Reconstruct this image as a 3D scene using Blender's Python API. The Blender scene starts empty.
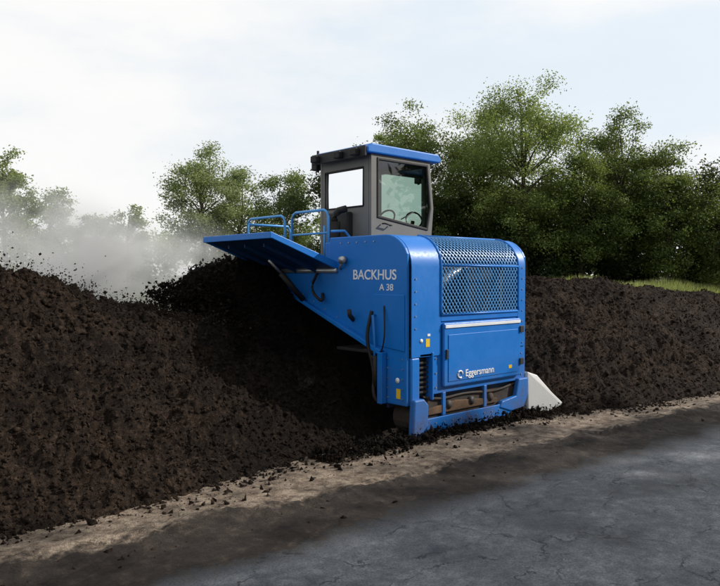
import bpy, bmesh, math, random
import numpy as np
from mathutils import Vector, Matrix
random.seed(5)
rng = np.random.default_rng(7)
D = bpy.data
scene = bpy.context.scene
scene.view_settings.view_transform = 'Standard'
scene.view_settings.look = 'None'
scene.view_settings.exposure = 0

# ---------------------------------------------------------------- materials
def newmat(name):
    m = D.materials.new(name); m.use_nodes = True
    nt = m.node_tree
    return m, nt, nt.nodes['Principled BSDF'], nt.nodes['Material Output']
def N(nt, t, **kw):
    n = nt.nodes.new(t)
    for k, v in kw.items():
        if hasattr(n, k): setattr(n, k, v)
        else: n.inputs[k].default_value = v
    return n
def ramp(nt, fac, stops):
    r = nt.nodes.new('ShaderNodeValToRGB')
    while len(r.color_ramp.elements) < len(stops): r.color_ramp.elements.new(0.5)
    for e, (p, c) in zip(r.color_ramp.elements, stops):
        e.position = p
        e.color = (c[0], c[1], c[2], 1) if hasattr(c, '__len__') else (c, c, c, 1)
    nt.links.new(fac, r.inputs[0]); return r
def noise(nt, vec, scale, detail=4, rough=.6):
    n = nt.nodes.new('ShaderNodeTexNoise'); n.inputs['Scale'].default_value = scale
    n.inputs['Detail'].default_value = detail; n.inputs['Roughness'].default_value = rough
    if vec is not None: nt.links.new(vec, n.inputs['Vector'])
    return n
def geo(nt):
    return nt.nodes.new('ShaderNodeNewGeometry').outputs['Position']
def mixc(nt, f, a, b):
    m = nt.nodes.new('ShaderNodeMix'); m.data_type = 'RGBA'
    def s(i, v):
        if isinstance(v, bpy.types.NodeSocket): nt.links.new(v, m.inputs[i])
        elif hasattr(v, '__len__'): m.inputs[i].default_value = (*v[:3], 1)
        else: m.inputs[i].default_value = v
    s(0, f); s(6, a); s(7, b); return m.outputs[2]
def mulc(nt, a, b):
    mm = nt.nodes.new('ShaderNodeMix'); mm.data_type = 'RGBA'; mm.blend_type = 'MULTIPLY'; mm.inputs[0].default_value = 1
    nt.links.new(a, mm.inputs[6]); nt.links.new(b, mm.inputs[7]); return mm.outputs[2]
def math_(nt, op, a, b=None, clamp=False):
    m = nt.nodes.new('ShaderNodeMath'); m.operation = op; m.use_clamp = clamp
    for i, v in enumerate((a, b)):
        if v is None: continue
        if isinstance(v, bpy.types.NodeSocket): nt.links.new(v, m.inputs[i])
        else: m.inputs[i].default_value = v
    return m.outputs[0]
def bump(nt, bsdf, h, strength, dist):
    b = nt.nodes.new('ShaderNodeBump'); b.inputs['Strength'].default_value = strength
    b.inputs['Distance'].default_value = dist
    nt.links.new(h, b.inputs['Height']); nt.links.new(b.outputs[0], bsdf.inputs['Normal'])
def mr(nt, a, bb, v):
    r = nt.nodes.new('ShaderNodeMapRange'); r.inputs[1].default_value = a; r.inputs[2].default_value = bb
    nt.links.new(v, r.inputs[0]); return r.outputs[0]

def paint(name, col, rough=.35, dirt=.5, metallic=0, dirt_col=(.06, .042, .03), spec=.3):
    m, nt, b, o = newmat(name)
    p = geo(nt)
    n1 = noise(nt, p, 3.0, 6, .65); n2 = noise(nt, p, 28, 4, .6)
    sep = N(nt, 'ShaderNodeSeparateXYZ'); nt.links.new(p, sep.inputs[0])
    low = math_(nt, 'MULTIPLY_ADD', sep.outputs[2], -0.75); nt.nodes[-1].inputs[2].default_value = .82
    low = math_(nt, 'MAXIMUM', low, 0.12)
    f = math_(nt, 'MULTIPLY', low, ramp(nt, n1.outputs[0], [(.35, 0), (.65, 1)]).outputs[0])
    f = math_(nt, 'ADD', f, math_(nt, 'MULTIPLY', ramp(nt, n2.outputs[0], [(.52, 0), (.72, .45)]).outputs[0], low))
    f = math_(nt, 'MULTIPLY', f, dirt * 2, True)
    fade = ramp(nt, n1.outputs[0], [(.3, [c * .78 for c in col]), (.7, col)])
    c = mixc(nt, f, fade.outputs[0], dirt_col)
    nt.links.new(c, b.inputs['Base Color'])
    r = math_(nt, 'ADD', math_(nt, 'MULTIPLY', n2.outputs[0], .25), rough - .12)
    r = math_(nt, 'ADD', r, math_(nt, 'MULTIPLY', f, .4), True)
    nt.links.new(r, b.inputs['Roughness'])
    b.inputs['Metallic'].default_value = metallic
    b.inputs['Specular IOR Level'].default_value = spec
    return m
BLUE = paint('blue_paint', (.002, .17, .60), .40, .5)
DBLUE = paint('dark_blue_paint', (.004, .045, .14), .5, .6)
LBLUE = paint('light_blue_rail', (.09, .36, .78), .4, .2)
GREY = paint('cab_grey_paint', (.165, .16, .145), .5, .3)
BLACK = paint('black_rubber', (.012, .012, .013), .6, .8)
DARK = paint('dark_steel', (.02, .021, .023), .55, .8)
STEEL = paint('bright_steel', (.45, .46, .47), .35, .4, .7)
WHITE = paint('white_sheet', (.78, .78, .76), .5, .14, 0, (.3, .25, .2))
WTXT = paint('white_lettering', (.75, .77, .8), .5, 0)
YELL = paint('yellow_sticker', (.75, .5, .03), .5, .1)
RUST = paint('dusty_steel', (.16, .09, .05), .8, 1)

def glass(name, tint, refl):
    m, nt, b, o = newmat(name)
    nt.nodes.remove(b)
    t = N(nt, 'ShaderNodeBsdfTransparent'); t.inputs[0].default_value = (*tint, 1)
    g = N(nt, 'ShaderNodeBsdfGlossy'); g.inputs['Roughness'].default_value = .02
    g.inputs[0].default_value = (1, 1, 1, 1)
    fr = N(nt, 'ShaderNodeFresnel'); fr.inputs[0].default_value = 1.5
    f = math_(nt, 'ADD', fr.outputs[0], refl, True)
    mx = N(nt, 'ShaderNodeMixShader')
    nt.links.new(f, mx.inputs[0]); nt.links.new(t.outputs[0], mx.inputs[1]); nt.links.new(g.outputs[0], mx.inputs[2])
    nt.links.new(mx.outputs[0], o.inputs[0]); return m
GLASS = glass('cab_glass', (.72, .80, .80), .02)
TGLASS = glass('tinted_cab_glass', (.42, .54, .44), .035)

def compost_mat(name, k=1.0):
    m, nt, b, o = newmat(name)
    p = geo(nt)
    n1 = noise(nt, p, 1.1, 6, .6); n2 = noise(nt, p, 20, 6, .78); n3 = noise(nt, p, 85, 3, .7); n4 = noise(nt, p, 4.5, 5, .65)
    c1 = ramp(nt, n2.outputs[0], [(.34, (.0085*k, .006*k, .0048*k)), (.5, (.030*k, .0205*k, .0152*k)), (.62, (.070*k, .050*k, .037*k)), (.74, (.17*k, .125*k, .093*k))])
    c2 = ramp(nt, n1.outputs[0], [(.38, (.62, .61, .61)), (.62, (1.2, 1.13, 1.05))])
    c3 = ramp(nt, n4.outputs[0], [(.38, .62), (.62, 1.2)])
    c = mulc(nt, mulc(nt, c1.outputs[0], c2.outputs[0]), c3.outputs[0])
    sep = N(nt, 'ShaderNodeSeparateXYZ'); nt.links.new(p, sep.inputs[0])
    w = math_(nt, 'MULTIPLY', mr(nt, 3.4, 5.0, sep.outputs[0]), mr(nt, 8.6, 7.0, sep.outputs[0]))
    c = mixc(nt, math_(nt, 'MULTIPLY', w, .7, True), c, (.004, .003, .0025))  # near-black tint around the machine: its deep shade painted into the compost colour
    nt.links.new(c, b.inputs['Base Color'])
    b.inputs['Roughness'].default_value = .95; b.inputs['Specular IOR Level'].default_value = .12
    h = math_(nt, 'ADD', n2.outputs[0], math_(nt, 'MULTIPLY', n3.outputs[0], .5))
    bump(nt, b, h, 1.0, .08)
    return m
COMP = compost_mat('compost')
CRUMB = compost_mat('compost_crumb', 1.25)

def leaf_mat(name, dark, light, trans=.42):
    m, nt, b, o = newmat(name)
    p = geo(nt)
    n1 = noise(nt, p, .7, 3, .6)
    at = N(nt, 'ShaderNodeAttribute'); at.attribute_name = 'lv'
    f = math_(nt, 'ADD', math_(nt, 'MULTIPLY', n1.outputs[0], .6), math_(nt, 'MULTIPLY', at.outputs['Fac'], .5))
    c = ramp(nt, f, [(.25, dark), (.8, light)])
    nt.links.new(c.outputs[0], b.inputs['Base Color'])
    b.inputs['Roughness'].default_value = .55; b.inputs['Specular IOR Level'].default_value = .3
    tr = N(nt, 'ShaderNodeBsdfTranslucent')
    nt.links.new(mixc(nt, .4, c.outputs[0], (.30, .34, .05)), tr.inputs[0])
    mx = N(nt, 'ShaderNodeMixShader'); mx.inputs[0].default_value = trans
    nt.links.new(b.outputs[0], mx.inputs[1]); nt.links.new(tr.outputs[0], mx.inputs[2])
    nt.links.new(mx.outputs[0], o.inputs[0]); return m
LEAF_L = leaf_mat('leaf_light', (.07, .11, .03), (.25, .32, .10), .46)
LEAF_M = leaf_mat('leaf_mid', (.035, .062, .018), (.15, .205, .052), .38)
LEAF_F = leaf_mat('leaf_far', (.12, .16, .075), (.28, .33, .16), .45)  # paler greens for the far trees, with distance haze put into the leaf colour
LEAF_D = leaf_mat('leaf_dark', (.008, .018, .007), (.04, .065, .02), .25)
BARK = paint('bark', (.07, .055, .04), .9, 0)

# ---------------------------------------------------------------- mesh helpers
def link(o, parent=None):
    scene.collection.objects.link(o)
    if parent: o.parent = parent
    return o
def empty(name):
    e = D.objects.new(name, None); return link(e)
def np_mesh(name, V, F, mat, parent=None, smooth=False, attr=None):
    V = np.asarray(V, np.float32); F = np.asarray(F, np.int32)
    me = D.meshes.new(name)
    me.vertices.add(len(V)); me.vertices.foreach_set('co', V.ravel())
    k = F.shape[1]
    me.loops.add(F.size); me.loops.foreach_set('vertex_index', F.ravel())
    me.polygons.add(len(F))
    me.polygons.foreach_set('loop_start', np.arange(0, F.size, k, dtype=np.int32))
    me.polygons.foreach_set('loop_total', np.full(len(F), k, np.int32))
    me.update(calc_edges=True)
    if smooth: me.polygons.foreach_set('use_smooth', np.ones(len(F), bool))
    if attr is not None:
        a = me.attributes.new('lv', 'FLOAT', 'POINT'); a.data.foreach_set('value', np.asarray(attr, np.float32))
    me.materials.append(mat); me.validate()
    return link(D.objects.new(name, me), parent)
def pm(name, V, F, mat, parent=None, bev=0, seg=2, smooth=False):
    me = D.meshes.new(name); me.from_pydata([tuple(v) for v in V], [], F); me.update()
    bm = bmesh.new(); bm.from_mesh(me); bmesh.ops.recalc_face_normals(bm, faces=bm.faces)
    bm.to_mesh(me); bm.free()
    me.materials.append(mat)
    o = link(D.objects.new(name, me), parent)
    if smooth:
        for p in me.polygons: p.use_smooth = True
    if bev:
        md = o.modifiers.new('b', 'BEVEL'); md.width = bev; md.segments = seg; md.limit_method = 'ANGLE'; md.angle_limit = .6
    return o
def box(name, x0, x1, y0, y1, z0, z1, mat, parent=None, bev=.008):
    V = [(x, y, z) for x in (x0, x1) for y in (y0, y1) for z in (z0, z1)]
    F = [(0, 1, 3, 2), (4, 6, 7, 5), (0, 4, 5, 1), (2, 3, 7, 6), (0, 2, 6, 4), (1, 5, 7, 3)]
    return pm(name, V, F, mat, parent, bev)
def prism(name, poly, axis, a, b, mat, parent=None, bev=.008):
    def mk(p, t):
        if axis == 'X': return (t, p[0], p[1])
        if axis == 'Y': return (p[0], t, p[1])
        return (p[0], p[1], t)
    n = len(poly)
    V = [mk(p, a) for p in poly] + [mk(p, b) for p in poly]
    F = [tuple(range(n)), tuple(range(2 * n - 1, n - 1, -1))] + [(i, (i + 1) % n, n + (i + 1) % n, n + i) for i in range(n)]
    return pm(name, V, F, mat, parent, bev)
def tube(name, pts, r, mat, parent=None, sides=10, r2=None, smoothpath=0):
    pts = [Vector(p) for p in pts]
    if smoothpath:
        for _ in range(smoothpath):
            q = [pts[0]]
            for a, b in zip(pts, pts[1:]): q += [a.lerp(b, .25), a.lerp(b, .75)]
            q.append(pts[-1]); pts = q
    V = []; F = []; n = len(pts)
    for i, p in enumerate(pts):
        d = (pts[min(i + 1, n - 1)] - pts[max(i - 1, 0)]).normalized()
        up = Vector((0, 0, 1)) if abs(d.z) < .9 else Vector((1, 0, 0))
        u = d.cross(up).normalized(); w = u.cross(d)
        rr = r if r2 is None else r + (r2 - r) * i / (n - 1)
        for k in range(sides):
            a = 2 * math.pi * k / sides
            V.append(p + u * math.cos(a) * rr + w * math.sin(a) * rr)
    for i in range(n - 1):
        for k in range(sides):
            F.append((i * sides + k, i * sides + (k + 1) % sides, (i + 1) * sides + (k + 1) % sides, (i + 1) * sides + k))
    F.append(tuple(range(sides))); F.append(tuple(range(n * sides - 1, (n - 1) * sides - 1, -1)))
    return pm(name, V, F, mat, parent, smooth=True)
def text(name, body, size, loc, face, mat, parent, ext=.003, bold=0.0, sx=1):
    c = D.curves.new(name, 'FONT'); c.body = body; c.size = size; c.extrude = ext; c.offset = bold
    o = link(D.objects.new(name, c), parent); c.materials.append(mat)
    if face == 'front': M = Matrix(((0, 0, -1), (-1, 0, 0), (0, 1, 0)))
    else: M = Matrix(((1, 0, 0), (0, 0, -1), (0, 1, 0)))
    o.matrix_world = Matrix.Translation(loc) @ M.to_4x4() @ Matrix.Diagonal((sx, 1, 1, 1))
    return o

def vnoise(x, y, seed=0):
    xi = np.floor(x).astype(np.int64); yi = np.floor(y).astype(np.int64)
    xf = x - xi; yf = y - yi
    def h(a, b):
        n = (a * 374761393 + b * 668265263 + seed * 1274126177) & 0xffffffff
        n = ((n ^ (n >> 13)) * 1274126177) & 0xffffffff
        return ((n ^ (n >> 16)) & 0xffff) / 65535.0
    u = xf * xf * (3 - 2 * xf); v = yf * yf * (3 - 2 * yf)
    return (h(xi, yi) * (1 - u) + h(xi + 1, yi) * u) * (1 - v) + (h(xi, yi + 1) * (1 - u) + h(xi + 1, yi + 1) * u) * v
def fbm(x, y, f, octs, seed=0, gain=.55):
    s = np.zeros_like(x); a = 1; t = 0
    for i in range(octs):
        s += a * (vnoise(x * f + 13.7 * i, y * f + 7.1 * i, seed + i) - .5); t += a; a *= gain; f *= 2.03
    return s / t * 2

# ---------------------------------------------------------------- compost windrow
def heap_h(X, Y):
    Yn = np.interp(X, [-8, 3, 5.2, 6.2, 8.2, 9.2, 12, 45], [5.75, 5.75, 6.0, 6.35, 6.3, 5.35, 4.75, 4.7])
    Yc = np.interp(X, [-8, 3, 6, 9, 12, 45], [8.05, 8.05, 8.5, 7.9, 7.8, 7.8])
    Yf = np.interp(X, [-8, 6, 9, 45], [10.4, 10.2, 10.9, 11.0])
    H = np.interp(X, [-8, 1.2, 2.2, 3.4, 4.4, 5.2, 6.0, 8, 9.2, 11.5, 14, 17, 22, 45], [2.0, 2.03, 1.98, 1.68, 1.45, 1.42, 1.5, 1.6, 1.8, 1.95, 1.82, 1.62, 1.40, 1.32])
    Yn = Yn + fbm(X, Y * 0 + 3, .9, 4, 5) * .2
    t = np.where(Y < Yc, (Y - Yn) / (Yc - Yn), (Yf - Y) / (Yf - Yc))
    tt = np.clip(t, -.3, 1)
    s = np.where(tt > 0, tt, tt * .5)
    h = s - .10 * np.clip((s - .75) / .25, 0, 1) ** 2
    h = h / .90
    z = H * h
    bank = 1 / (1 + np.exp(-(X - 5.02 - .25 * fbm(X * 0 + 2, Y, 1.5, 3, 6)) / .10)) * np.clip((Y - 7.6) / .8, 0, 1) * np.clip((10.35 - Y) / .35, 0, 1) * np.clip((7.0 - X) / .4, 0, 1)
    cap = np.where(X > 5.9, 1.9, 2.12)
    z = z + bank * np.maximum(cap - z, 0)
    m = np.clip(s * 5, 0, 1)
    k = np.where((X > 5.9) & (X < 8.5), .3, 1.0)
    rn = 1 - np.abs(fbm(X, Y, 5.0, 3, 61)) * 2
    lump = np.maximum(fbm(X, Y, 7.5, 3, 91, .6), 0) ** 1.4
    z = z + k * m * (fbm(X, Y, .8, 3, 11) * .15 + fbm(X, Y, 3.2, 4, 21, .68) * .12 + fbm(X, Y, 13, 4, 31, .75) * .07 + .025 * rn + .10 * lump)
    z = z + (1 - m) * (s > -.05) * np.abs(fbm(X, Y, 7, 3, 41)) * .10
    return np.where(s > -.04, z, -.12)
xs = np.concatenate([np.arange(-7, 0, .12), np.arange(0, 6.6, .022), np.arange(6.6, 14, .036), np.arange(14, 46, .12)])
ys = np.concatenate([np.arange(4.2, 8.9, .024), np.arange(8.9, 11.4, .06)])
GX, GY = np.meshgrid(xs, ys, indexing='ij')
GZ = heap_h(GX, GY)
V = np.stack([GX, GY, GZ], -1).reshape(-1, 3)
V[:, 0] += (rng.random(len(V)) - .5) * .014; V[:, 1] += (rng.random(len(V)) - .5) * .014; V[:, 2] += (rng.random(len(V)) - .5) * .010
nx, ny = GX.shape
I = np.arange(nx * ny).reshape(nx, ny)
F = np.stack([I[:-1, :-1], I[1:, :-1], I[1:, 1:], I[:-1, 1:]], -1).reshape(-1, 4)
keep = (GZ.reshape(-1)[F] > -.11).any(1)
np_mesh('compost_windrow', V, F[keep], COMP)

def crumbs(name, P, S, mat):
    n = len(P)
    base = np.array([(1, 0, 0), (-1, 0, 0), (0, 1, 0), (0, -1, 0), (0, 0, 1), (0, 0, -1)], float)
    fs = np.array([(0, 2, 4), (2, 1, 4), (1, 3, 4), (3, 0, 4), (2, 0, 5), (1, 2, 5), (3, 1, 5), (0, 3, 5)])
    B = base[None] * (rng.uniform(.45, 1.3, (n, 6, 1))) + rng.uniform(-.25, .25, (n, 6, 3))
    B *= rng.uniform(.4, 1.5, (n, 1, 3)) * np.asarray(S)[:, None, None]
    a = rng.uniform(0, 6.28, n); b = rng.uniform(0, 6.28, n)
    ca, sa, cb, sb = np.cos(a), np.sin(a), np.cos(b), np.sin(b)
    x, y, z = B[..., 0], B[..., 1], B[..., 2]
    x, y = x * ca[:, None] - y * sa[:, None], x * sa[:, None] + y * ca[:, None]
    y, z = y * cb[:, None] - z * sb[:, None], y * sb[:, None] + z * cb[:, None]
    V = np.stack([x, y, z], -1) + np.asarray(P)[:, None]
    F = fs[None] + (np.arange(n) * 6)[:, None, None]
    return np_mesh(name, V.reshape(-1, 3), F.reshape(-1, 3), mat)
n = 80000
cx = np.concatenate([rng.uniform(0, 6.2, n // 2), 8.3 + rng.random(n // 2) ** 1.4 * 14]); cy = rng.uniform(4.5, 8.9, n)
cz = heap_h(cx, cy); k = cz > .02
S = np.minimum(.005 + rng.exponential(.007, n), .05)
P = np.stack([cx, cy, cz + S * .25], -1)[k]
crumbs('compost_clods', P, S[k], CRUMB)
n = 24000
cx = rng.uniform(-.5, 18, n); toe = np.interp(cx, [-8, 3, 5.2, 6.0, 8.2, 9.2, 12, 45], [5.75, 5.75, 5.9, 5.75, 5.65, 5.3, 4.75, 4.7])
patch = .4 + 1.5 * vnoise(cx * 1.7, cx * 0, 19)
cy = toe + .12 - rng.exponential(.17, n) * patch
far = rng.random(n) < .2
cy = np.where(far, 4.98 - .085 * cx + rng.normal(0, .12, n), cy)
cy = np.maximum(cy, 4.5 - .085 * cx + rng.random(n) * .2)
S = np.minimum(.004 + rng.exponential(.0065, n), .045) * np.where(far, .75, 1)
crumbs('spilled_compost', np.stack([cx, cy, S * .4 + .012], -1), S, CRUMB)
n = 9000
cx = rng.uniform(4.6, 9.8, n); cy = 5.80 + rng.normal(0, .13, n) - .02; hz = np.abs(rng.normal(0, .055, n))
crumbs('spilled_ridge_compost', np.stack([cx, cy, hz], -1), .007 + rng.exponential(.009, n), CRUMB)
n = 30000
px = 4.75 + 1.35 * rng.random(n) - rng.exponential(.10, n); py = rng.uniform(7.5, 10.35, n)
hs = heap_h(np.maximum(px, 5.15), py)
pz = hs + .03 - rng.exponential(.25, n) + np.abs(rng.normal(0, .05, n))
lowb = heap_h(px, py); k = pz > lowb - .03
S = .006 + rng.exponential(.008, n)
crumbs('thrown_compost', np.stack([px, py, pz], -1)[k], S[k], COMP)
n = 9000
px = rng.uniform(.2, 5.2, n); py = 8.1 + rng.normal(0, .5, n)
env = np.interp(px, [0, 1.6, 2.3, 3.2, 4.4, 5.2], [.8, 1.5, 1.0, .5, .5, 1.0]) * (.35 + 1.3 * vnoise(px * 3, py, 8))
pz = heap_h(px, np.full(n, 8.1)) + rng.exponential(.06, n) * env - .03
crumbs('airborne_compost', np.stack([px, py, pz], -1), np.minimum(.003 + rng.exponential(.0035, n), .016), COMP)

# ---------------------------------------------------------------- ground
def terr(X, Y):
    t = np.clip((Y - 11.3) / 3.0, 0, 1); t = t * t * (3 - 2 * t)
    return 1.3 * t + t * fbm(X, Y, .15, 3, 3) * .12 - .004
gx = np.concatenate([-np.geomspace(600, 12, 20), np.arange(-10, 60, .8), np.geomspace(62, 700, 18)])
gy = np.concatenate([-np.geomspace(500, 12, 16), np.arange(-10, 60, .6), np.geomspace(62, 800, 18)])
X, Y = np.meshgrid(gx, gy, indexing='ij'); Z = terr(X, Y)
I = np.arange(X.size).reshape(X.shape)
F = np.stack([I[:-1, :-1], I[1:, :-1], I[1:, 1:], I[:-1, 1:]], -1).reshape(-1, 4)
m, nt, b, o = newmat('grass_ground')
p = geo(nt); n1 = noise(nt, p, .8, 5); n2 = noise(nt, p, 14, 4)
nt.links.new(mixc(nt, n2.outputs[0], ramp(nt, n1.outputs[0], [(.3, (.05, .07, .02)), (.7, (.13, .14, .05))]).outputs[0], (.06, .07, .025)), b.inputs['Base Color'])
b.inputs['Roughness'].default_value = .95; bump(nt, b, n2.outputs[0], .8, .1)
np_mesh('ground', np.stack([X, Y, Z], -1).reshape(-1, 3), F, m, smooth=True)

m, nt, b, o = newmat('paved_yard')
p = geo(nt)
sep = N(nt, 'ShaderNodeSeparateXYZ'); nt.links.new(p, sep.inputs[0])
nw = noise(nt, p, 1.1, 5, .6); nf = noise(nt, p, 8, 7, .72); nff = noise(nt, p, 70, 4, .7)
yy = math_(nt, 'ADD', sep.outputs[1], math_(nt, 'MULTIPLY', math_(nt, 'SUBTRACT', nw.outputs[0], .5), .8))
yy = math_(nt, 'ADD', yy, math_(nt, 'MULTIPLY', math_(nt, 'SUBTRACT', nf.outputs[0], .5), .5))
yy = math_(nt, 'ADD', yy, math_(nt, 'MULTIPLY', sep.outputs[0], .085))
f1 = mr(nt, 4.2, 4.5, yy); f2 = mr(nt, 5.12, 5.3, yy)
asph = ramp(nt, nf.outputs[0], [(.28, (.080, .087, .100)), (.5, (.145, .153, .168)), (.72, (.25, .255, .268))])
sp = ramp(nt, nff.outputs[0], [(.35, .6), (.65, 1.25)])
ac = mulc(nt, asph.outputs[0], sp.outputs[0])
bl = ramp(nt, nw.outputs[0], [(.36, .48), (.58, 1.15)])
ac = mulc(nt, ac, bl.outputs[0])
mp = N(nt, 'ShaderNodeMapping'); mp.inputs['Scale'].default_value = (1.0, 1.9, 1); mp.inputs['Rotation'].default_value = (0, 0, .12)
nd = noise(nt, p, 4, 6, .7)
va = nt.nodes.new('ShaderNodeVectorMath'); va.operation = 'MULTIPLY_ADD'
nt.links.new(nd.outputs[1], va.inputs[0]); va.inputs[1].default_value = (.45, .45, .45); nt.links.new(p, va.inputs[2])
nt.links.new(va.outputs[0], mp.inputs[0])
vo = nt.nodes.new('ShaderNodeTexVoronoi'); vo.feature = 'DISTANCE_TO_EDGE'; vo.inputs['Scale'].default_value = 1.0
nt.links.new(mp.outputs[0], vo.inputs['Vector'])
crk0 = ramp(nt, vo.outputs[0], [(.0, 1), (.006, .7), (.014, 0)])
crk = math_(nt, 'MULTIPLY', crk0.outputs[0], ramp(nt, nd.outputs[0], [(.44, .0), (.58, .9)]).outputs[0])
ac = mixc(nt, crk, ac, (.022, .022, .022))
dirt = ramp(nt, nf.outputs[0], [(.35, (.014, .010, .008)), (.55, (.034, .025, .019)), (.72, (.085, .063, .048))])
conc = ramp(nt, nf.outputs[0], [(.34, (.05, .035, .025)), (.46, (.15, .11, .08)), (.56, (.25, .195, .145)), (.75, (.36, .29, .22))])
cc = mulc(nt, mixc(nt, math_(nt, 'MULTIPLY', crk, .8), conc.outputs[0], (.04, .03, .02)), sp.outputs[0])
cc = mulc(nt, cc, ramp(nt, nw.outputs[0], [(.36, .6), (.58, 1.1)]).outputs[0])
c = mixc(nt, f1, ac, dirt.outputs[0]); c = mixc(nt, f2, c, cc)
nt.links.new(c, b.inputs['Base Color'])
rr = ramp(nt, nw.outputs[0], [(.36, .42), (.58, .8)])
nt.links.new(mixc(nt, f1, rr.outputs[0], (.95, .95, .95)), b.inputs['Roughness'])
b.inputs['Specular IOR Level'].default_value = .35
h = math_(nt, 'SUBTRACT', math_(nt, 'ADD', nf.outputs[0], math_(nt, 'MULTIPLY', nff.outputs[0], .4)), math_(nt, 'MULTIPLY', crk, .5))
bump(nt, b, h, .8, .05)
ax = np.concatenate([np.arange(-40, -2, 2), np.arange(-2, 16, .05), np.arange(16, 90, 1.5)])
ay = np.concatenate([np.arange(-30, 1, 2), np.arange(1, 6.6, .04), np.arange(6.6, 11.6, .8)])
X, Y = np.meshgrid(ax, ay, indexing='ij')
YY = Y + .085 * X
rid = np.exp(-((YY - 4.95 - .3 * vnoise(X * .7, Y * 0, 4)) / .26) ** 2) * (.015 + .12 * np.abs(fbm(X, Y, 2.6, 5, 9, .7)))
on = np.clip((YY - 4.3) / .3, 0, 1)
Z = .004 + rid + .014 * (fbm(X, Y, 1.2, 4, 8) + 1) * on + .02 * on * np.abs(fbm(X, Y, 7, 4, 18, .7))
I = np.arange(X.size).reshape(X.shape)
F = np.stack([I[:-1, :-1], I[1:, :-1], I[1:, 1:], I[:-1, 1:]], -1).reshape(-1, 4)
np_mesh('paved_yard', np.stack([X, Y, Z], -1).reshape(-1, 3), F, m, smooth=True)

n = 44000
X = rng.uniform(14, 50, n); Y = 12.6 + rng.random(n) ** 1.3 * 4
Zb = terr(X, Y)
hgt = rng.uniform(.15, .6, n) * (.4 + 1.1 * vnoise(X * .8, Y * .8, 3)); ang = rng.uniform(0, 6.28, n); w = rng.uniform(.012, .03, n)
lean = rng.normal(0, .12, (n, 2))
dx, dy = np.cos(ang) * w, np.sin(ang) * w
V = np.stack([np.stack([X - dx, Y - dy, Zb - .02], -1), np.stack([X + dx, Y + dy, Zb - .02], -1),
              np.stack([X + lean[:, 0], Y + lean[:, 1], Zb + hgt], -1)], 1).reshape(-1, 3)
F = np.arange(3 * n).reshape(-1, 3)
GRASS = leaf_mat('grass_blade', (.14, .18, .05), (.36, .38, .15), .4)
np_mesh('grass', V, F, GRASS, attr=np.repeat(rng.random(n), 3))

# ---------------------------------------------------------------- trees
def leaves(P, size, up=.35):
    n = len(P)
    nrm = rng.normal(0, 1, (n, 3)); nrm[:, 2] = np.abs(nrm[:, 2]) + up
    nrm /= np.linalg.norm(nrm, axis=1)[:, None]
    a = np.cross(nrm, rng.normal(0, 1, (n, 3))); a /= np.linalg.norm(a, axis=1)[:, None]
    b = np.cross(nrm, a); s = (size * rng.uniform(.6, 1.4, n))[:, None]
    V = np.stack([P - a * s * .5, P + b * s * .3, P + a * s * .5, P - b * s * .3], 1).reshape(-1, 3)
    return V, np.arange(4 * n).reshape(-1, 4)
def limb_mesh(segs, sides=6):
    V = []; F = []
    for (p, q, r0, r1) in segs:
        p = np.array(p, float); q = np.array(q, float); mid = (p + q) / 2 + rng.normal(0, .04, 3) * np.linalg.norm(q - p)
        ps = [p, mid, q]; rs = [r0, (r0 + r1) / 2, r1]; o = len(V)
        d = (q - p) / (np.linalg.norm(q - p) + 1e-6); up = np.array([0, 0, 1.]) if abs(d[2]) < .9 else np.array([1., 0, 0])
        u = np.cross(d, up); u /= np.linalg.norm(u); w = np.cross(u, d)
        for a, r in zip(ps, rs):
            for k in range(sides):
                t = 2 * math.pi * k / sides; V.append(a + (u * math.cos(t) + w * math.sin(t)) * r)
        for i in range(2):
            for k in range(sides):
                F.append((o + i * sides + k, o + i * sides + (k + 1) % sides, o + (i + 1) * sides + (k + 1) % sides, o + (i + 1) * sides + k))
    return V, F
def tree(name, x, y, ztop, R, mat, nl=14000, leaf=.13, low=.22, clumps=110, spread=.4):
    z0 = float(terr(np.array(x * 1.), np.array(y * 1.)))
    H = ztop - z0
    e = empty(name)
    zc = z0 + H * (low + 1) / 2; rz = H * (1 - low) / 2
    C = []
    while len(C) < clumps:
        d = rng.normal(0, 1, 3); d /= np.linalg.norm(d); rr = rng.uniform(.2, 1) ** .5
        v = d * rr * rng.uniform(.85, 1.12)
        taper = 1 - .28 * max(v[2], 0) - .12 * max(-v[2], 0)
        bul = 1 + .2 * math.sin(3 * math.atan2(v[1], v[0]) + x) * (1 - min(abs(v[2]), 1))
        C.append((x + v[0] * R * taper * bul, y + v[1] * R * taper * bul, zc + v[2] * rz))
    C = np.array(C)
    sz = rng.uniform(.4, 1.15, clumps) * spread * R ** .5
    wts = sz ** 2; wts /= wts.sum()
    idx = rng.choice(clumps, nl, p=wts)
    off = rng.normal(0, .5, (nl, 3)) * sz[idx][:, None]
    off[:, 2] *= .7
    P = C[idx] + off
    V, F = leaves(P, leaf)
    tone = rng.random(clumps)[idx] * .75 + rng.random(nl) * .25
    np_mesh('crown', V, F, mat, e, attr=np.repeat(tone, 4))
    tr = R * .045 + .05
    fork = np.array([x + rng.normal(0, .1), y, z0 + H * .35]); topp = np.array([x + rng.normal(0, .3), y, z0 + H * .85])
    segs = [((x, y, z0 - .1), fork, tr, tr * .7), (fork, topp, tr * .7, tr * .15)]
    for c in C[rng.choice(clumps, min(34, clumps), replace=False)]:
        t = np.clip((c[2] - z0) / H - .3, .05, .85); s = fork + (topp - fork) * t * .8
        segs.append((s, c, tr * .28, tr * .06))
    V, F = limb_mesh(segs); pm('trunk', V, F, BARK, e, smooth=True)
    return e
tree('broadleaf_tree', 29.6, 20.5, 12.0, 3.3, LEAF_L, 60000, .105, .12, 190, .44)
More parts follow.
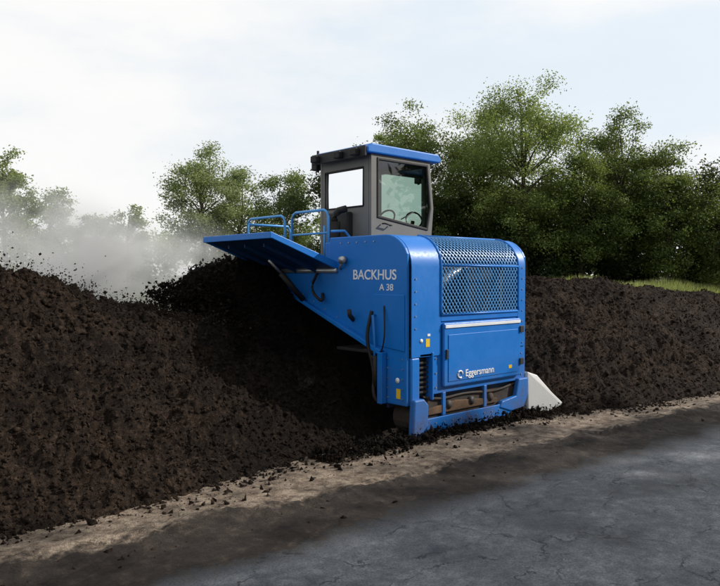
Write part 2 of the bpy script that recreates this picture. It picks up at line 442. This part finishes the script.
tree('broadleaf_tree', 30.5, 24.1, 11.2, 3.0, LEAF_L, 40000, .11, .15, 130, .44)
tree('broadleaf_tree', 26.2, 24.8, 10.3, 2.9, LEAF_M, 42000, .11, .15, 140, .44)
tree('broadleaf_tree', 23.7, 24.9, 8.7, 1.8, LEAF_M, 20000, .11, .15, 70, .44)
tree('broadleaf_tree', 34.1, 17.9, 10.6, 2.2, LEAF_M, 34000, .11, .08, 110, .44)
tree('broadleaf_tree', 31.4, 18.4, 8.4, 2.1, LEAF_M, 28000, .11, .06, 100, .44)
tree('broadleaf_tree', 34.6, 15.6, 8.5, 1.9, LEAF_M, 26000, .11, .05, 90, .44)
tree('broadleaf_tree', 36.6, 14.3, 7.0, 2.0, LEAF_M, 24000, .11, .05, 90, .44)
tree('broadleaf_tree', 41, 13.2, 9.0, 2.6, LEAF_M, 20000, .14, .08, 80, .44)
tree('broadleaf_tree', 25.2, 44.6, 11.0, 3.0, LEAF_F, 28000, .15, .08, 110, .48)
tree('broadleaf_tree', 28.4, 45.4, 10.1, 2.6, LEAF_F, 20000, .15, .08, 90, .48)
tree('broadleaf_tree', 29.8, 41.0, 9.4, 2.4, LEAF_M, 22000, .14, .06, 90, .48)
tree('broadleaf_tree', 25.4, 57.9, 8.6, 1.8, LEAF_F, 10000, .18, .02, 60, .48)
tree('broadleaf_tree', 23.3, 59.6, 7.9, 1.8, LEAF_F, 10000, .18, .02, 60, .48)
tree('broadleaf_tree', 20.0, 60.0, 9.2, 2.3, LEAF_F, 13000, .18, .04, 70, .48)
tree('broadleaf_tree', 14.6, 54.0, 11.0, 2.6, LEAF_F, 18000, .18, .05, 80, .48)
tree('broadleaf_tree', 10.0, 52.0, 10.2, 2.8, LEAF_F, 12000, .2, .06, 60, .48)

def mass(name, path, hts, depth, mat, n, leaf, clump=1.0, hv=.35, up=.35):
    path = np.array(path, float); seg = np.linalg.norm(np.diff(path, axis=0), axis=1); cum = np.concatenate([[0], np.cumsum(seg)])
    L = cum[-1]; nc = int(L * 3.0 / clump)
    t = rng.random(nc) * L; cx = np.interp(t, cum, path[:, 0]) + rng.normal(0, depth, nc); cy = np.interp(t, cum, path[:, 1]) + rng.normal(0, depth, nc)
    h = np.interp(t, cum, hts) if hasattr(hts, '__len__') else hts
    hh = h * (1 - hv + hv * 2 * vnoise(cx * .25, cy * .25, 9))
    cz = terr(cx, cy) + rng.random(nc) * (hh - clump * .4)
    sz = rng.uniform(.6, 1.2, nc) * clump
    idx = rng.integers(0, nc, n); off = rng.normal(0, .45, (n, 3)) * sz[idx][:, None]
    P = np.stack([cx, cy, cz], -1)[idx] + off
    P[:, 2] = np.maximum(P[:, 2], terr(P[:, 0], P[:, 1]))
    V, F = leaves(P, leaf, up)
    return np_mesh(name, V, F, mat, attr=np.repeat(rng.random(nc)[idx] * .7 + rng.random(n) * .3, 4))
mass('shrub_thicket', [(21.5, 28), (26, 24), (31, 20), (35, 17), (40, 15), (50, 13.5)], 4.6, .8, LEAF_D, 130000, .15, .9)
mass('shrub_thicket', [(28, 29), (33, 25), (38, 20), (44, 18), (54, 17)], 5.8, .9, LEAF_D, 70000, .28, 1.3)
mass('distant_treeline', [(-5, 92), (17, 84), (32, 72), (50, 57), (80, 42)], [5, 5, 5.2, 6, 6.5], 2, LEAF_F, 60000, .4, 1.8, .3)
mass('tree_belt', [(-4, -7.2), (20, -7.5), (26, -7.6), (29, -7.8), (60, -9.5)], [13.4, 13.3, 13.0, 10.9, 11.5], .7, LEAF_D, 60000, .5, 1.5, .06)

# ---------------------------------------------------------------- machine
T = empty('compost_windrow_turner')
X0, X1, Y0 = 6.0, 8.42, 5.80
arc = [(6.2 - .4 * math.cos(a), 2.1 + .4 * math.sin(a)) for a in np.linspace(0, math.pi / 2, 9)]
front = [(5.83, .42), (5.83, 2.1)] + [(max(a, 5.83), bb) for a, bb in arc[1:]] + [(7.27, 2.5), (7.3, 2.2), (8.45, 2.14), (8.45, 1.88), (6.30, 1.08), (6.22, .95), (6.22, .42)]
prism('front_plate', front, 'X', X0, X0 + .05, BLUE, T, .012)
prism('rear_plate', front, 'X', X1 - .05, X1, BLUE, T, .012)
def skin(name, prof, x0, x1, mat, th=.012):
    prof = [np.array(p, float) for p in prof]; V = []; F = []
    n = len(prof); nr = []
    for i in range(n):
        d = prof[min(i + 1, n - 1)] - prof[max(i - 1, 0)]; d /= np.linalg.norm(d); nr.append(np.array([-d[1], d[0]]))
    for x in (x0, x1):
        for p in prof: V.append((x, p[0], p[1]))
        for p, q in zip(prof, nr): V.append((x, p[0] - q[0] * th, p[1] - q[1] * th))
    m2 = 2 * n
    for i in range(n - 1):
        F += [(i, i + 1, m2 + i + 1, m2 + i), (n + i, m2 + n + i, m2 + n + i + 1, n + i + 1)]
        F += [(i, n + i, n + i + 1, i + 1), (m2 + i, m2 + i + 1, m2 + n + i + 1, m2 + n + i)]
    F += [(0, m2, m2 + n, n), (n - 1, 2 * n - 1, m2 + 2 * n - 1, m2 + n - 1)]
    o = pm(name, V, F, mat, T, .004)
    for pl in o.data.polygons: pl.use_smooth = True
    o.data.set_sharp_from_angle(angle=.6)
    return o
full = [(5.8, 1.0), (5.8, 1.5), (5.8, 2.1)] + arc[1:] + [(6.6, 2.5), (7.27, 2.5)]
XG0, XG1 = 6.58, 8.2
skin('hood_corner', full, X0 + .052, XG0, BLUE)
skin('hood_end', full, XG1, X1 - .052, BLUE)
skin('hood_top', [arc[-1], (6.6, 2.5), (7.27, 2.5)], XG0 + .001, XG1 - .001, BLUE)
skin('hood_sill', [(5.8, 1.42), (5.8, 1.50)], XG0 + .001, XG1 - .001, BLUE)
box('hood_back', X0 + .06, X1 - .06, 7.22, 7.26, 1.9, 2.48, BLUE, T)
box('corner_post', X0 + .052, 6.2, 5.80, 5.95, .42, 1.0, BLUE, T, .02)
prof = [np.array(p) for p in [(5.8, 1.5), (5.8, 2.1)] + arc[1:]]
cum = np.concatenate([[0], np.cumsum([np.linalg.norm(b - a) for a, b in zip(prof, prof[1:])])])
PA = np.array(prof)
def P3(u, s, off=0):
    y = np.interp(s, cum, PA[:, 0]); z = np.interp(s, cum, PA[:, 1])
    a = np.interp(s, cum, [0, 0] + list(np.linspace(0, math.pi / 2, 9)[1:]))
    return (XG0 + u, y - math.cos(a) * off, z + math.sin(a) * off)
W = XG1 - XG0; S_ = cum[-1]; V = []; F = []
pitch = .066; wd = .013
for fam, sg in ((0, 1), (1, -1)):
    k = -int(S_ / pitch) - 2
    while k * pitch < W + S_:
        c0 = k * pitch; ts = np.arange(0, S_ + .001, .03); run = []
        for t in ts:
            u = c0 + sg * t * .8
            if 0 <= u <= W: run.append((u, min(t, S_)))
        if len(run) > 1:
            o = len(V)
            for (u, t) in run:
                V.append(P3(min(max(u - wd * .62, 0), W), t, -.004 + fam * .003)); V.append(P3(min(max(u + wd * .62, 0), W), t, -.004 + fam * .003))
            for i in range(len(run) - 1): F.append((o + 2 * i, o + 2 * i + 1, o + 2 * i + 3, o + 2 * i + 2))
        k += 1
GRL = paint('grille_paint', (.09, .30, .62), .4, .2)
g = pm('grille', V, F, GRL, T)
g.modifiers.new('s', 'SOLIDIFY').thickness = .005
for nm, u in (('grille_frame_a', 0), ('grille_frame_b', W)):
    tube(nm, [P3(u, s, .004) for s in np.linspace(0, S_, 16)], .016, BLUE, T, 8)
for nm, s in (('grille_bar_bottom', 0.0), ('grille_bar_mid', .62), ('grille_bar_top', S_)):
    tube(nm, [P3(0, s, .004), P3(W, s, .004)], .014, BLUE, T, 8)
box('engine_block', 6.7, 8.1, 6.25, 6.95, 1.5, 2.15, DARK, T, .05)
box('radiator', 7.3, 8.15, 6.0, 6.06, 1.5, 2.1, DARK, T)
tube('air_hose', [(6.7, 6.1, 1.7), (7.0, 6.05, 2.0), (7.5, 6.15, 2.1), (7.9, 6.2, 1.9)], .06, STEEL, T, 12, smoothpath=2)
box('bay_floor', 6.06, 8.36, 5.83, 7.2, 1.0, 1.04, DARK, T)
box('side_wall', 6.42, X1 - .052, 5.815, 5.86, .52, 1.415, BLUE, T)
box('side_door', 6.60, 8.22, 5.765, 5.812, .60, 1.40, BLUE, T, .018)
box('door_inset', 6.68, 8.14, 5.757, 5.7635, .66, 1.25, BLUE, T, .006)
box('reflective_strip', 6.62, 8.20, 5.752, 5.764, 1.335, 1.375, WTXT, T, .003)
text('door_lettering', 'Eggersmann', .125, (7.0, 5.754, .70), 'side', WTXT, T, bold=.001)
tube('door_logo', [(6.9 + .045 * math.cos(a), 5.753, .735 + .045 * math.sin(a)) for a in np.linspace(0, 5.2, 12)], .011, WTXT, T, 6)
for i, z in enumerate((.75, 1.2)): box('hinge_%d' % i, 8.19, 8.27, 5.745, 5.762, z, z + .09, DARK, T, .004)
box('door_latch', 6.63, 6.67, 5.745, 5.763, .95, 1.07, DARK, T, .004)
box('recess_back', 6.2, 6.44, 5.90, 5.93, .50, 1.02, DARK, T)
box('recess_top', 6.2, 6.44, 5.80, 5.92, 1.0, 1.04, BLUE, T)
for i in range(7): box('vent_slat_%d' % i, 6.22, 6.40, 5.845, 5.87, .55 + i * .06, .575 + i * .06, DARK, T, .003)
box('recess_edge', 6.405, 6.43, 5.78, 5.90, .46, 1.05, BLUE, T)
tube('marker_disc', [(6.22, 5.793, 1.2), (6.22, 5.80, 1.2)], .025, WTXT, T, 16)
for i, (x, z, w_, h_) in enumerate(((6.3, 1.12, .07, .1), (6.33, 1.25, .05, .03), (7.93, .72, .07, .045))):
    box('sticker_%d' % i, x, x + w_, (5.753 if i == 2 else 5.795), (5.7565 if i == 2 else 5.799), z, z + h_, YELL if i != 1 else WTXT, T, 0)
def bolts(name, pts, d, r=.012):
    V = []; F = []
    for p in pts:
        o = len(V)
        for t in (0, .01):
            for k in range(6):
                a = k * math.pi / 3; c, s = math.cos(a) * r, math.sin(a) * r
                V.append((p[0] - t, p[1] + c, p[2] + s) if d == 'X' else (p[0] + c, p[1] - t, p[2] + s))
        F.append(tuple(range(o + 6, o + 12)))
        for k in range(6): F.append((o + k, o + (k + 1) % 6, o + 6 + (k + 1) % 6, o + 6 + k))
    return pm(name, V, F, STEEL, T)
bolts('front_bolts', [(X0, 5.9, z) for z in np.arange(.5, 1.05, .12)] + [(X0, 6.15, z) for z in np.arange(.5, 1.0, .12)] +
      [(X0, 6.36 + .25 * i, 1.16 + .0945 * i) for i in range(8)] + [(X0, y, 2.42) for y in np.arange(6.4, 7.2, .16)], 'X', .010)
bolts('side_bolts', [(6.12, 5.80, z) for z in np.arange(1.35, 2.1, .15)] + [(8.3, 5.80, z) for z in np.arange(1.05, 2.1, .15)] + [(8.3, 5.815, z) for z in np.arange(.6, 1.0, .15)] +
      [(x, 5.775, .17) for x in np.arange(6.3, 8.1, .16)] + [(6.5, 5.815, z) for z in np.arange(.6, 1.4, .18)], 'Y', .010)
text('plate_lettering', 'BACKHUS', .175, (X0 - .002, 6.80, 1.945), 'front', WTXT, T, bold=.002, sx=1.02)
text('plate_type_lettering', 'A 38', .115, (X0 - .002, 6.30, 1.81), 'front', WTXT, T, bold=.001, sx=1.1)
prism('front_fold', [(5.86, 1.08), (6.30, 1.12), (6.9, 1.34), (6.40, 1.76), (5.86, 1.76)], 'X', X0 - .012, X0 - .0005, BLUE, T, .006)
prism('tunnel_lip', [(6.26, 1.02), (8.47, 1.85), (8.47, 1.90), (6.22, 1.07)], 'X', X0 - .07, X0 - .0005, BLUE, T, .006)
prism('lower_gusset', [(6.16, .42), (6.24, .42), (6.24, 1.05), (6.16, 1.05)], 'X', X0 - .10, X0 - .013, BLUE, T, .006)
box('front_sticker', X0 - .005, X0 - .001, 5.93, 6.0, .50, .62, YELL, T, 0)
tube('round_sticker', [(X0 - .001, 5.98, .72), (X0 - .006, 5.98, .72)], .035, WTXT, T, 16)
tube('work_lamp', [(X0 - .02, 6.95, 2.2), (X0 - .09, 6.93, 2.19)], .05, STEEL, T, 14)
tube('lamp_stem', [(X0 - .05, 6.93, 2.19), (X0 - .05, 7.0, 2.1), (X0, 7.05, 2.08)], .015, STEEL, T, 8)
tube('lever', [(X0 - .01, 6.78, 1.42), (X0 - .09, 6.76, 1.48), (X0 - .12, 6.74, 1.55)], .03, DARK, T, 8)
tube('grab_rail', [(X0 - .01, 6.36, 1.50), (X0 - .06, 6.36, 1.50), (X0 - .06, 6.32, 1.1), (X0 - .06, 6.34, .85)], .017, BLUE, T, 8)
tube('hose_a', [(X0 - .02, 6.42, 1.55), (X0 - .1, 6.45, 1.2), (X0 - .05, 6.33, .8), (X0 - .12, 6.3, .5), (X0 - .02, 6.24, .4)], .022, BLACK, T, 8, smoothpath=2)
tube('hose_b', [(X0 - .02, 6.2, 1.62), (X0 - .1, 6.1, 1.2), (X0 - .02, 6.3, .95)], .010, BLACK, T, 8, smoothpath=2)
tube('hose_c', [(X0 - .02, 7.5, 2.05), (X0 - .16, 7.5, 1.8), (X0 - .1, 7.3, 1.62), (X0 - .02, 7.4, 1.75)], .02, BLACK, T, 8, smoothpath=2)
tube('ram_barrel', [(X0 - .05, 7.8, 1.66), (X0 - .42, 7.8, 2.02)], .04, DARK, T, 12)
tube('ram_rod', [(X0 - .42, 7.8, 2.02), (X0 - .62, 7.8, 2.2)], .02, STEEL, T, 10)
tube('vertical_ram', [(X0 - .07, 6.3, .62), (X0 - .07, 6.3, 1.0)], .035, BLACK, T, 12)
ft = .045
fl = [(6.0, 2.08), (4.98, 2.46), (4.98, 2.46 + ft), (6.0, 2.08 + ft + .02)]
prism('rear_flap', fl, 'Y', 7.14, 8.70, DBLUE, T, .006)
prism('flap_side_rail', [(6.03, 2.06), (4.95, 2.45), (4.95, 2.525), (6.03, 2.165)], 'Y', 7.10, 7.137, BLUE, T, .006)
prism('flap_far_rail', [(6.03, 2.06), (4.95, 2.45), (4.95, 2.525), (6.03, 2.165)], 'Y', 8.703, 8.74, BLUE, T, .006)
box('flap_edge_rail', 4.92, 4.965, 7.10, 8.74, 2.45, 2.53, BLUE, T)
for i, y in enumerate((7.5, 7.95, 8.35)):
    prism('flap_rib_%d' % i, [(5.95, 2.03), (5.1, 2.36), (5.1, 2.405), (5.95, 2.09)], 'Y', y, y + .02, DBLUE, T, .003)
tube('flap_rubber', [(5.98, 7.1, 2.06), (5.98, 8.75, 2.06)], .035, STEEL, T, 8)
box('bridge', 6.06, 8.36, 7.32, 9.7, 1.98, 2.14, DBLUE, T, .02)
box('walkway', 6.06, 6.9, 7.35, 9.6, 2.145, 2.18, DARK, T)
box('far_leg', 6.06, 8.36, 9.75, 10.5, .45, 2.12, BLUE, T, .03)
box('far_track', 6.0, 8.5, 9.85, 10.4, .03, .44, BLACK, T, .15)
tube('rotor_drum', [(7.2, 6.35, .75), (7.2, 9.7, .75)], .22, DARK, T, 20)
for i in range(22):
    a = i * 1.1; y = 6.5 + i * .145
    p0 = (7.2 + .2 * math.cos(a), y, .75 + .2 * math.sin(a)); p1 = (7.2 + .55 * math.cos(a), y, .75 + .55 * math.sin(a))
    tube('rotor_paddle_%d' % i, [p0, p1], .03, DARK, T, 6)
box('tunnel_inner_wall', 6.06, 8.36, 6.2, 6.24, .35, 1.0, DBLUE, T)
def rail(name, y0, y1, z1, x=6.12, zb=2.16, mid=True):
    r = .019; c = .09
    tube(name, [(x, y0, zb), (x, y0, z1 - c), (x, y0 - .03, z1 - .03), (x, y0 - c, z1), (x, y1 + c, z1), (x, y1 + .03, z1 - .03), (x, y1, z1 - c), (x, y1, zb)], r, LBLUE, T, 8)
    if mid: tube(name + '_mid', [(x, y0, (zb + z1) / 2 + .05), (x, y1, (zb + z1) / 2 + .05)], r * .8, LBLUE, T, 8)
rail('railing_far', 9.45, 8.46, 2.88)
rail('railing_near', 8.28, 7.45, 2.90)
tube('railing_return', [(6.12, 9.45, 2.8), (6.9, 9.45, 2.8), (6.95, 9.45, 2.7), (6.95, 9.45, 2.16)], .019, LBLUE, T, 8)
tube('entry_handrail', [(6.15, 7.42, 2.6), (6.45, 7.4, 2.62), (6.5, 7.4, 2.3)], .018, LBLUE, T, 8, smoothpath=1)
tube('post_light', [(6.3, 7.75, 2.16), (6.3, 7.75, 2.7)], .018, LBLUE, T, 8)
CX0, CX1, CY0, CY1, CZ0, CZT = 6.62, 7.80, 7.12, 8.24, 2.2, 3.68
def frame_panel(name, axis, t0, t1, outer, inner, mat):
    n = len(outer); mk = (lambda p, t: (t, p[0], p[1])) if axis == 'X' else (lambda p, t: (p[0], t, p[1]))
    V = [mk(p, t) for t in (t0, t1) for P in (outer, inner) for p in P]
    F = []
    for i in range(n):
        j = (i + 1) % n
        F += [(i, j, n + j, n + i), (2 * n + i, 3 * n + i, 3 * n + j, 2 * n + j), (i, 2 * n + i, 2 * n + j, j), (n + i, n + j, 3 * n + j, 3 * n + i)]
    return pm(name, V, F, mat, T, .008)
so = [(CX0, CZ0), (CX1 + .02, CZ0), (CX1 + .1, 3.0), (CX1 + .02, CZT), (CX0, CZT)]
si = [(CX0 + .11, 2.80), (CX1 - .03, 2.66), (CX1 + .045, 3.0), (CX1 - .03, CZT - .04), (CX0 + .11, CZT - .04)]
frame_panel('cab_side', 'Y', CY0, CY0 + .05, so, si, GREY)
frame_panel('cab_far_side', 'Y', CY1 - .05, CY1, so, si, GREY)
def pane(name, poly, axis, t, mat):
    mk = (lambda p: (t, p[0], p[1])) if axis == 'X' else (lambda p: (p[0], t, p[1]))
    return pm(name, [mk(p) for p in poly], [tuple(range(len(poly)))], mat, T)
frame_panel('door_seal', 'Y', CY0 - .012, CY0 + .03, si,
            [(CX0 + .14, 2.835), (CX1 - .06, 2.70), (CX1 + .01, 3.0), (CX1 - .06, CZT - .075), (CX0 + .14, CZT - .075)], BLACK)
pane('door_glass', [(CX0 + .12, 2.815), (CX1 - .04, 2.68), (CX1 + .03, 3.0), (CX1 - .04, CZT - .05), (CX0 + .12, CZT - .05)], 'Y', CY0 + .015, TGLASS)
pane('far_glass', si, 'Y', CY1 - .025, GLASS)
ro = [(CY0 + .055, CZ0), (CY1 - .055, CZ0), (CY1 - .055, CZT), (CY0 + .055, CZT)]
ri = [(CY0 + .16, 2.97), (CY1 - .12, 2.97), (CY1 - .12, CZT - .17), (CY0 + .16, CZT - .17)]
frame_panel('cab_rear', 'X', CX0, CX0 + .05, ro, ri, GREY)
pane('rear_glass', ri, 'X', CX0 + .025, GLASS)
tube('rear_glass_seal', [(CX0 - .003, p[0], p[1]) for p in ri + [ri[0]]], .013, BLACK, T, 6)
box('rear_lower_box', CX0 - .10, CX0 - .003, 7.5, 7.95, 2.25, 2.9, DARK, T, .02)
fo = [(CY0 + .055, CZ0), (CY1 - .055, CZ0), (CY1 - .055, CZT), (CY0 + .055, CZT)]
fi = [(CY0 + .1, 2.5), (CY1 - .1, 2.5), (CY1 - .1, CZT - .08), (CY0 + .1, CZT - .08)]
frame_panel('cab_windscreen_frame', 'X', CX1 - .035, CX1, fo, fi, GREY)
pane('windscreen', fi, 'X', CX1 - .02, GLASS)
box('cab_floor', CX0 + .06, CX1 - .05, CY0 + .06, CY1 - .06, CZ0, CZ0 + .06, DARK, T)
prism('cab_roof', [(CX0 - .10, CZT + .005), (CX1 + .20, CZT + .005), (CX1 + .24, CZT + .05), (CX1 + .18, CZT + .13), (CX0 - .02, CZT + .14), (CX0 - .10, CZT + .08)], 'Y', CY0 - .04, CY1 + .04, BLUE, T, .02)
box('roof_rear_visor', CX0 - .14, CX0 - .102, CY0 - .02, CY1 + .04, CZT - .05, CZT + .10, DARK, T, .012)
for i, y in enumerate((CY0 + .15, CY0 + .5, CY1 - .1)):
    box('roof_lamp_%d' % i, CX0 - .22, CX0 - .142, y - .07, y + .07, CZT - .03, CZT + .07, BLACK, T, .015)
tube('beacon', [(CX0 + .05, CY1 + .12, CZT - .12), (CX0 + .05, CY1 + .12, CZT + .2)], .02, BLACK, T, 8)
box('mirror', CX0 - .02, CX0 + .08, CY1 + .07, CY1 + .2, CZT - .1, CZT + .08, BLACK, T, .015)
box('seat_base', 7.0, 7.4, 7.5, 7.9, 2.3, 2.65, BLACK, T, .04)
box('seat_back', 6.92, 7.04, 7.48, 7.92, 2.65, 3.2, BLACK, T, .05)
box('headrest', 6.94, 7.02, 7.6, 7.8, 3.22, 3.38, BLACK, T, .03)
tube('steering_column', [(7.66, 7.7, 2.3), (7.5, 7.7, 2.85)], .03, BLACK, T, 8)
tube('steering_wheel', [(7.48 + .04 * math.cos(a), 7.7 + .17 * math.sin(a), 2.87 + .12 * math.cos(a)) for a in np.linspace(0, 2 * math.pi, 20)], .014, BLACK, T, 6)
box('console', 7.05, 7.5, 7.25, 7.4, 2.5, 2.78, DARK, T, .03)
tube('door_handle', [(6.82, CY0 - .015, 2.72), (6.82, CY0 - .06, 2.72), (6.96, CY0 - .06, 2.70), (6.96, CY0 - .015, 2.70)], .012, BLACK, T, 6)
tube('wiper', [(7.2, CY0 - .01, 2.80), (7.45, CY0 - .015, 2.92)], .008, BLACK, T, 6)
tube('air_filter', [(6.35, 7.6, 2.2), (6.35, 7.6, 2.75)], .09, BLACK, T, 16)
tube('filter_elbow', [(6.35, 7.6, 2.75), (6.38, 7.58, 2.9), (6.45, 7.45, 2.93)], .05, BLACK, T, 10, smoothpath=1)
box('hyd_tank', 6.1, 6.5, 7.3, 7.5, 2.2, 2.45, BLUE, T, .02)
prof_t = []
rx0, rx1, rr_ = 6.32, 8.12, .21
for a in np.linspace(math.pi / 2, 3 * math.pi / 2, 10): prof_t.append((rx0 + rr_ * math.cos(a), .24 + rr_ * math.sin(a)))
for a in np.linspace(-math.pi / 2, math.pi / 2, 10): prof_t.append((rx1 + rr_ * math.cos(a), .24 + rr_ * math.sin(a)))
prism('crawler_track', prof_t, 'Y', 5.84, 6.18, BLACK, T, .01)
for i, x in enumerate(np.arange(6.32, 8.13, .12)):
    box('track_lug_%d' % i, x - .025, x + .025, 5.835, 6.185, .006, .04, BLACK, T, .004)
prism('track_skirt', [(6.1, .03), (7.95, .05), (8.05, .12), (8.05, .24), (6.32, .24), (6.1, .30)], 'Y', 5.775, 5.80, BLUE, T, .008)
prism('sprocket_housing', [(6.02, .0), (6.28, .0), (6.30, .42), (6.22, .5), (6.05, .5)], 'Y', 5.74, 5.83, BLUE, T, .02)
prism('rear_bracket', [(7.75, .20), (8.0, .12), (8.30, .14), (8.40, .3), (8.40, .55), (8.18, .55), (8.12, .32), (7.8, .28)], 'Y', 5.76, 5.83, BLUE, T, .015)
box('chassis_rail', 6.35, 8.35, 5.90, 6.15, .42, .53, DBLUE, T)
prism('dirt_shelf', [(6.3, .27), (7.75, .27), (7.75, .33), (6.9, .40), (6.3, .34)], 'Y', 5.81, 5.93, RUST, T, .01)
for i, x in enumerate((6.75, 7.2, 7.6)): tube('track_roller_%d' % i, [(x, 5.80, .36), (x, 5.90, .36)], .055, DARK, T, 14)
for i, x in enumerate((6.62, 7.45)): box('hanger_%d' % i, x, x + .06, 5.80, 5.84, .24, .53, BLUE, T)
tube('chassis_hose', [(6.3, 5.85, .5), (6.6, 5.82, .44), (7.1, 5.84, .47), (7.7, 5.82, .42), (8.2, 5.85, .48)], .018, BLACK, T, 8, smoothpath=2)
V = [(8.44, 5.78, .02), (8.44, 5.80, .62), (8.62, 5.76, .56), (8.85, 5.66, .30), (9.12, 5.56, .05), (9.1, 5.56, .02),
     (8.44, 6.2, .02), (8.44, 6.2, .62), (8.62, 6.2, .56), (8.85, 6.2, .30), (9.12, 6.2, .05), (9.1, 6.2, .02)]
F = [(0, 1, 2, 3, 4, 5), (6, 11, 10, 9, 8, 7), (1, 7, 8, 2), (2, 8, 9, 3), (3, 9, 10, 4), (0, 6, 7, 1), (4, 10, 11, 5), (0, 5, 11, 6)]
pm('deflector_plate', V, F, WHITE, T, .01)

# ---------------------------------------------------------------- steam
def steam(name, c, r, dens, sc=.9, lo=.42):
    m, nt, b, o = newmat(name + '_mat'); nt.nodes.remove(b)
    tc = N(nt, 'ShaderNodeTexCoord')
    n1 = noise(nt, geo(nt), sc, 3, .6)
    ln = nt.nodes.new('ShaderNodeVectorMath'); ln.operation = 'LENGTH'; nt.links.new(tc.outputs['Object'], ln.inputs[0])
    fall = nt.nodes.new('ShaderNodeMapRange'); fall.inputs[1].default_value = 1; fall.inputs[2].default_value = .1
    fall.interpolation_type = 'SMOOTHSTEP'; nt.links.new(ln.outputs['Value'], fall.inputs[0])
    nn = mr(nt, lo, lo + .16, n1.outputs[0])
    dd = math_(nt, 'MULTIPLY', math_(nt, 'MULTIPLY', fall.outputs[0], nn), dens)
    v = N(nt, 'ShaderNodeVolumeScatter'); v.inputs['Color'].default_value = (.99, .99, 1, 1); v.inputs['Anisotropy'].default_value = 0
    nt.links.new(dd, v.inputs['Density']); nt.links.new(v.outputs[0], o.inputs['Volume'])
    bm = bmesh.new(); bmesh.ops.create_icosphere(bm, subdivisions=3, radius=1.0); me = D.meshes.new(name); bm.to_mesh(me); bm.free()
    me.materials.append(m); ob = link(D.objects.new(name, me)); ob.location = c; ob.scale = r
    return ob
steam('steam_cloud', (3.7, 11.4, 2.0), (4.0, 2.1, 1.6), 2.0, 1.05, .42)

# ---------------------------------------------------------------- light
s = Vector((.74, -.45, .49)).normalized()
L = D.lights.new('sun', 'SUN'); L.energy = 5.0; L.angle = math.radians(.5); L.color = (1, .955, .885)
lo = link(D.objects.new('sun', L)); lo.rotation_euler = s.to_track_quat('Z', 'Y').to_euler()
w = D.worlds.new('World'); scene.world = w; w.use_nodes = True; nt = w.node_tree
bg = nt.nodes['Background']
sky = nt.nodes.new('ShaderNodeTexSky'); sky.sky_type = 'NISHITA'; sky.sun_disc = False
sky.sun_elevation = math.asin(s.z); sky.sun_rotation = math.atan2(s.x, s.y); sky.dust_density = 2
tc = nt.nodes.new('ShaderNodeTexCoord'); mp = nt.nodes.new('ShaderNodeMapping'); mp.inputs['Scale'].default_value = (1, 1, 2.6)
nt.links.new(tc.outputs['Generated'], mp.inputs[0])
n1 = noise(nt, mp.outputs[0], 2.6, 7, .58); n2 = noise(nt, mp.outputs[0], 1.3, 3, .5)
f = ramp(nt, n1.outputs[0], [(.34, .92), (.6, 1.0)])
cl = ramp(nt, math_(nt, 'MULTIPLY', math_(nt, 'ADD', n1.outputs[0], n2.outputs[0]), .5), [(.40, (.84, .915, .985)), (.55, (.985, .985, .98))])
sc_ = nt.nodes.new('ShaderNodeVectorMath'); sc_.operation = 'SCALE'; sc_.inputs['Scale'].default_value = 10.0
nt.links.new(cl.outputs[0], sc_.inputs[0])
c = mixc(nt, f.outputs[0], sky.outputs[0], sc_.outputs[0])
nt.links.new(c, bg.inputs[0]); bg.inputs[1].default_value = .1

# ---------------------------------------------------------------- camera
cam = D.cameras.new('camera'); cam.sensor_width = 36; cam.lens = 35; cam.clip_end = 3000
co = link(D.objects.new('camera', cam)); co.location = (0, 0, 2.0)
pitch_ = math.atan(18 / 700)
fw = Vector((.669 * math.cos(pitch_), .743 * math.cos(pitch_), -math.sin(pitch_)))
co.rotation_euler = fw.to_track_quat('-Z', 'Y').to_euler()
scene.camera = co
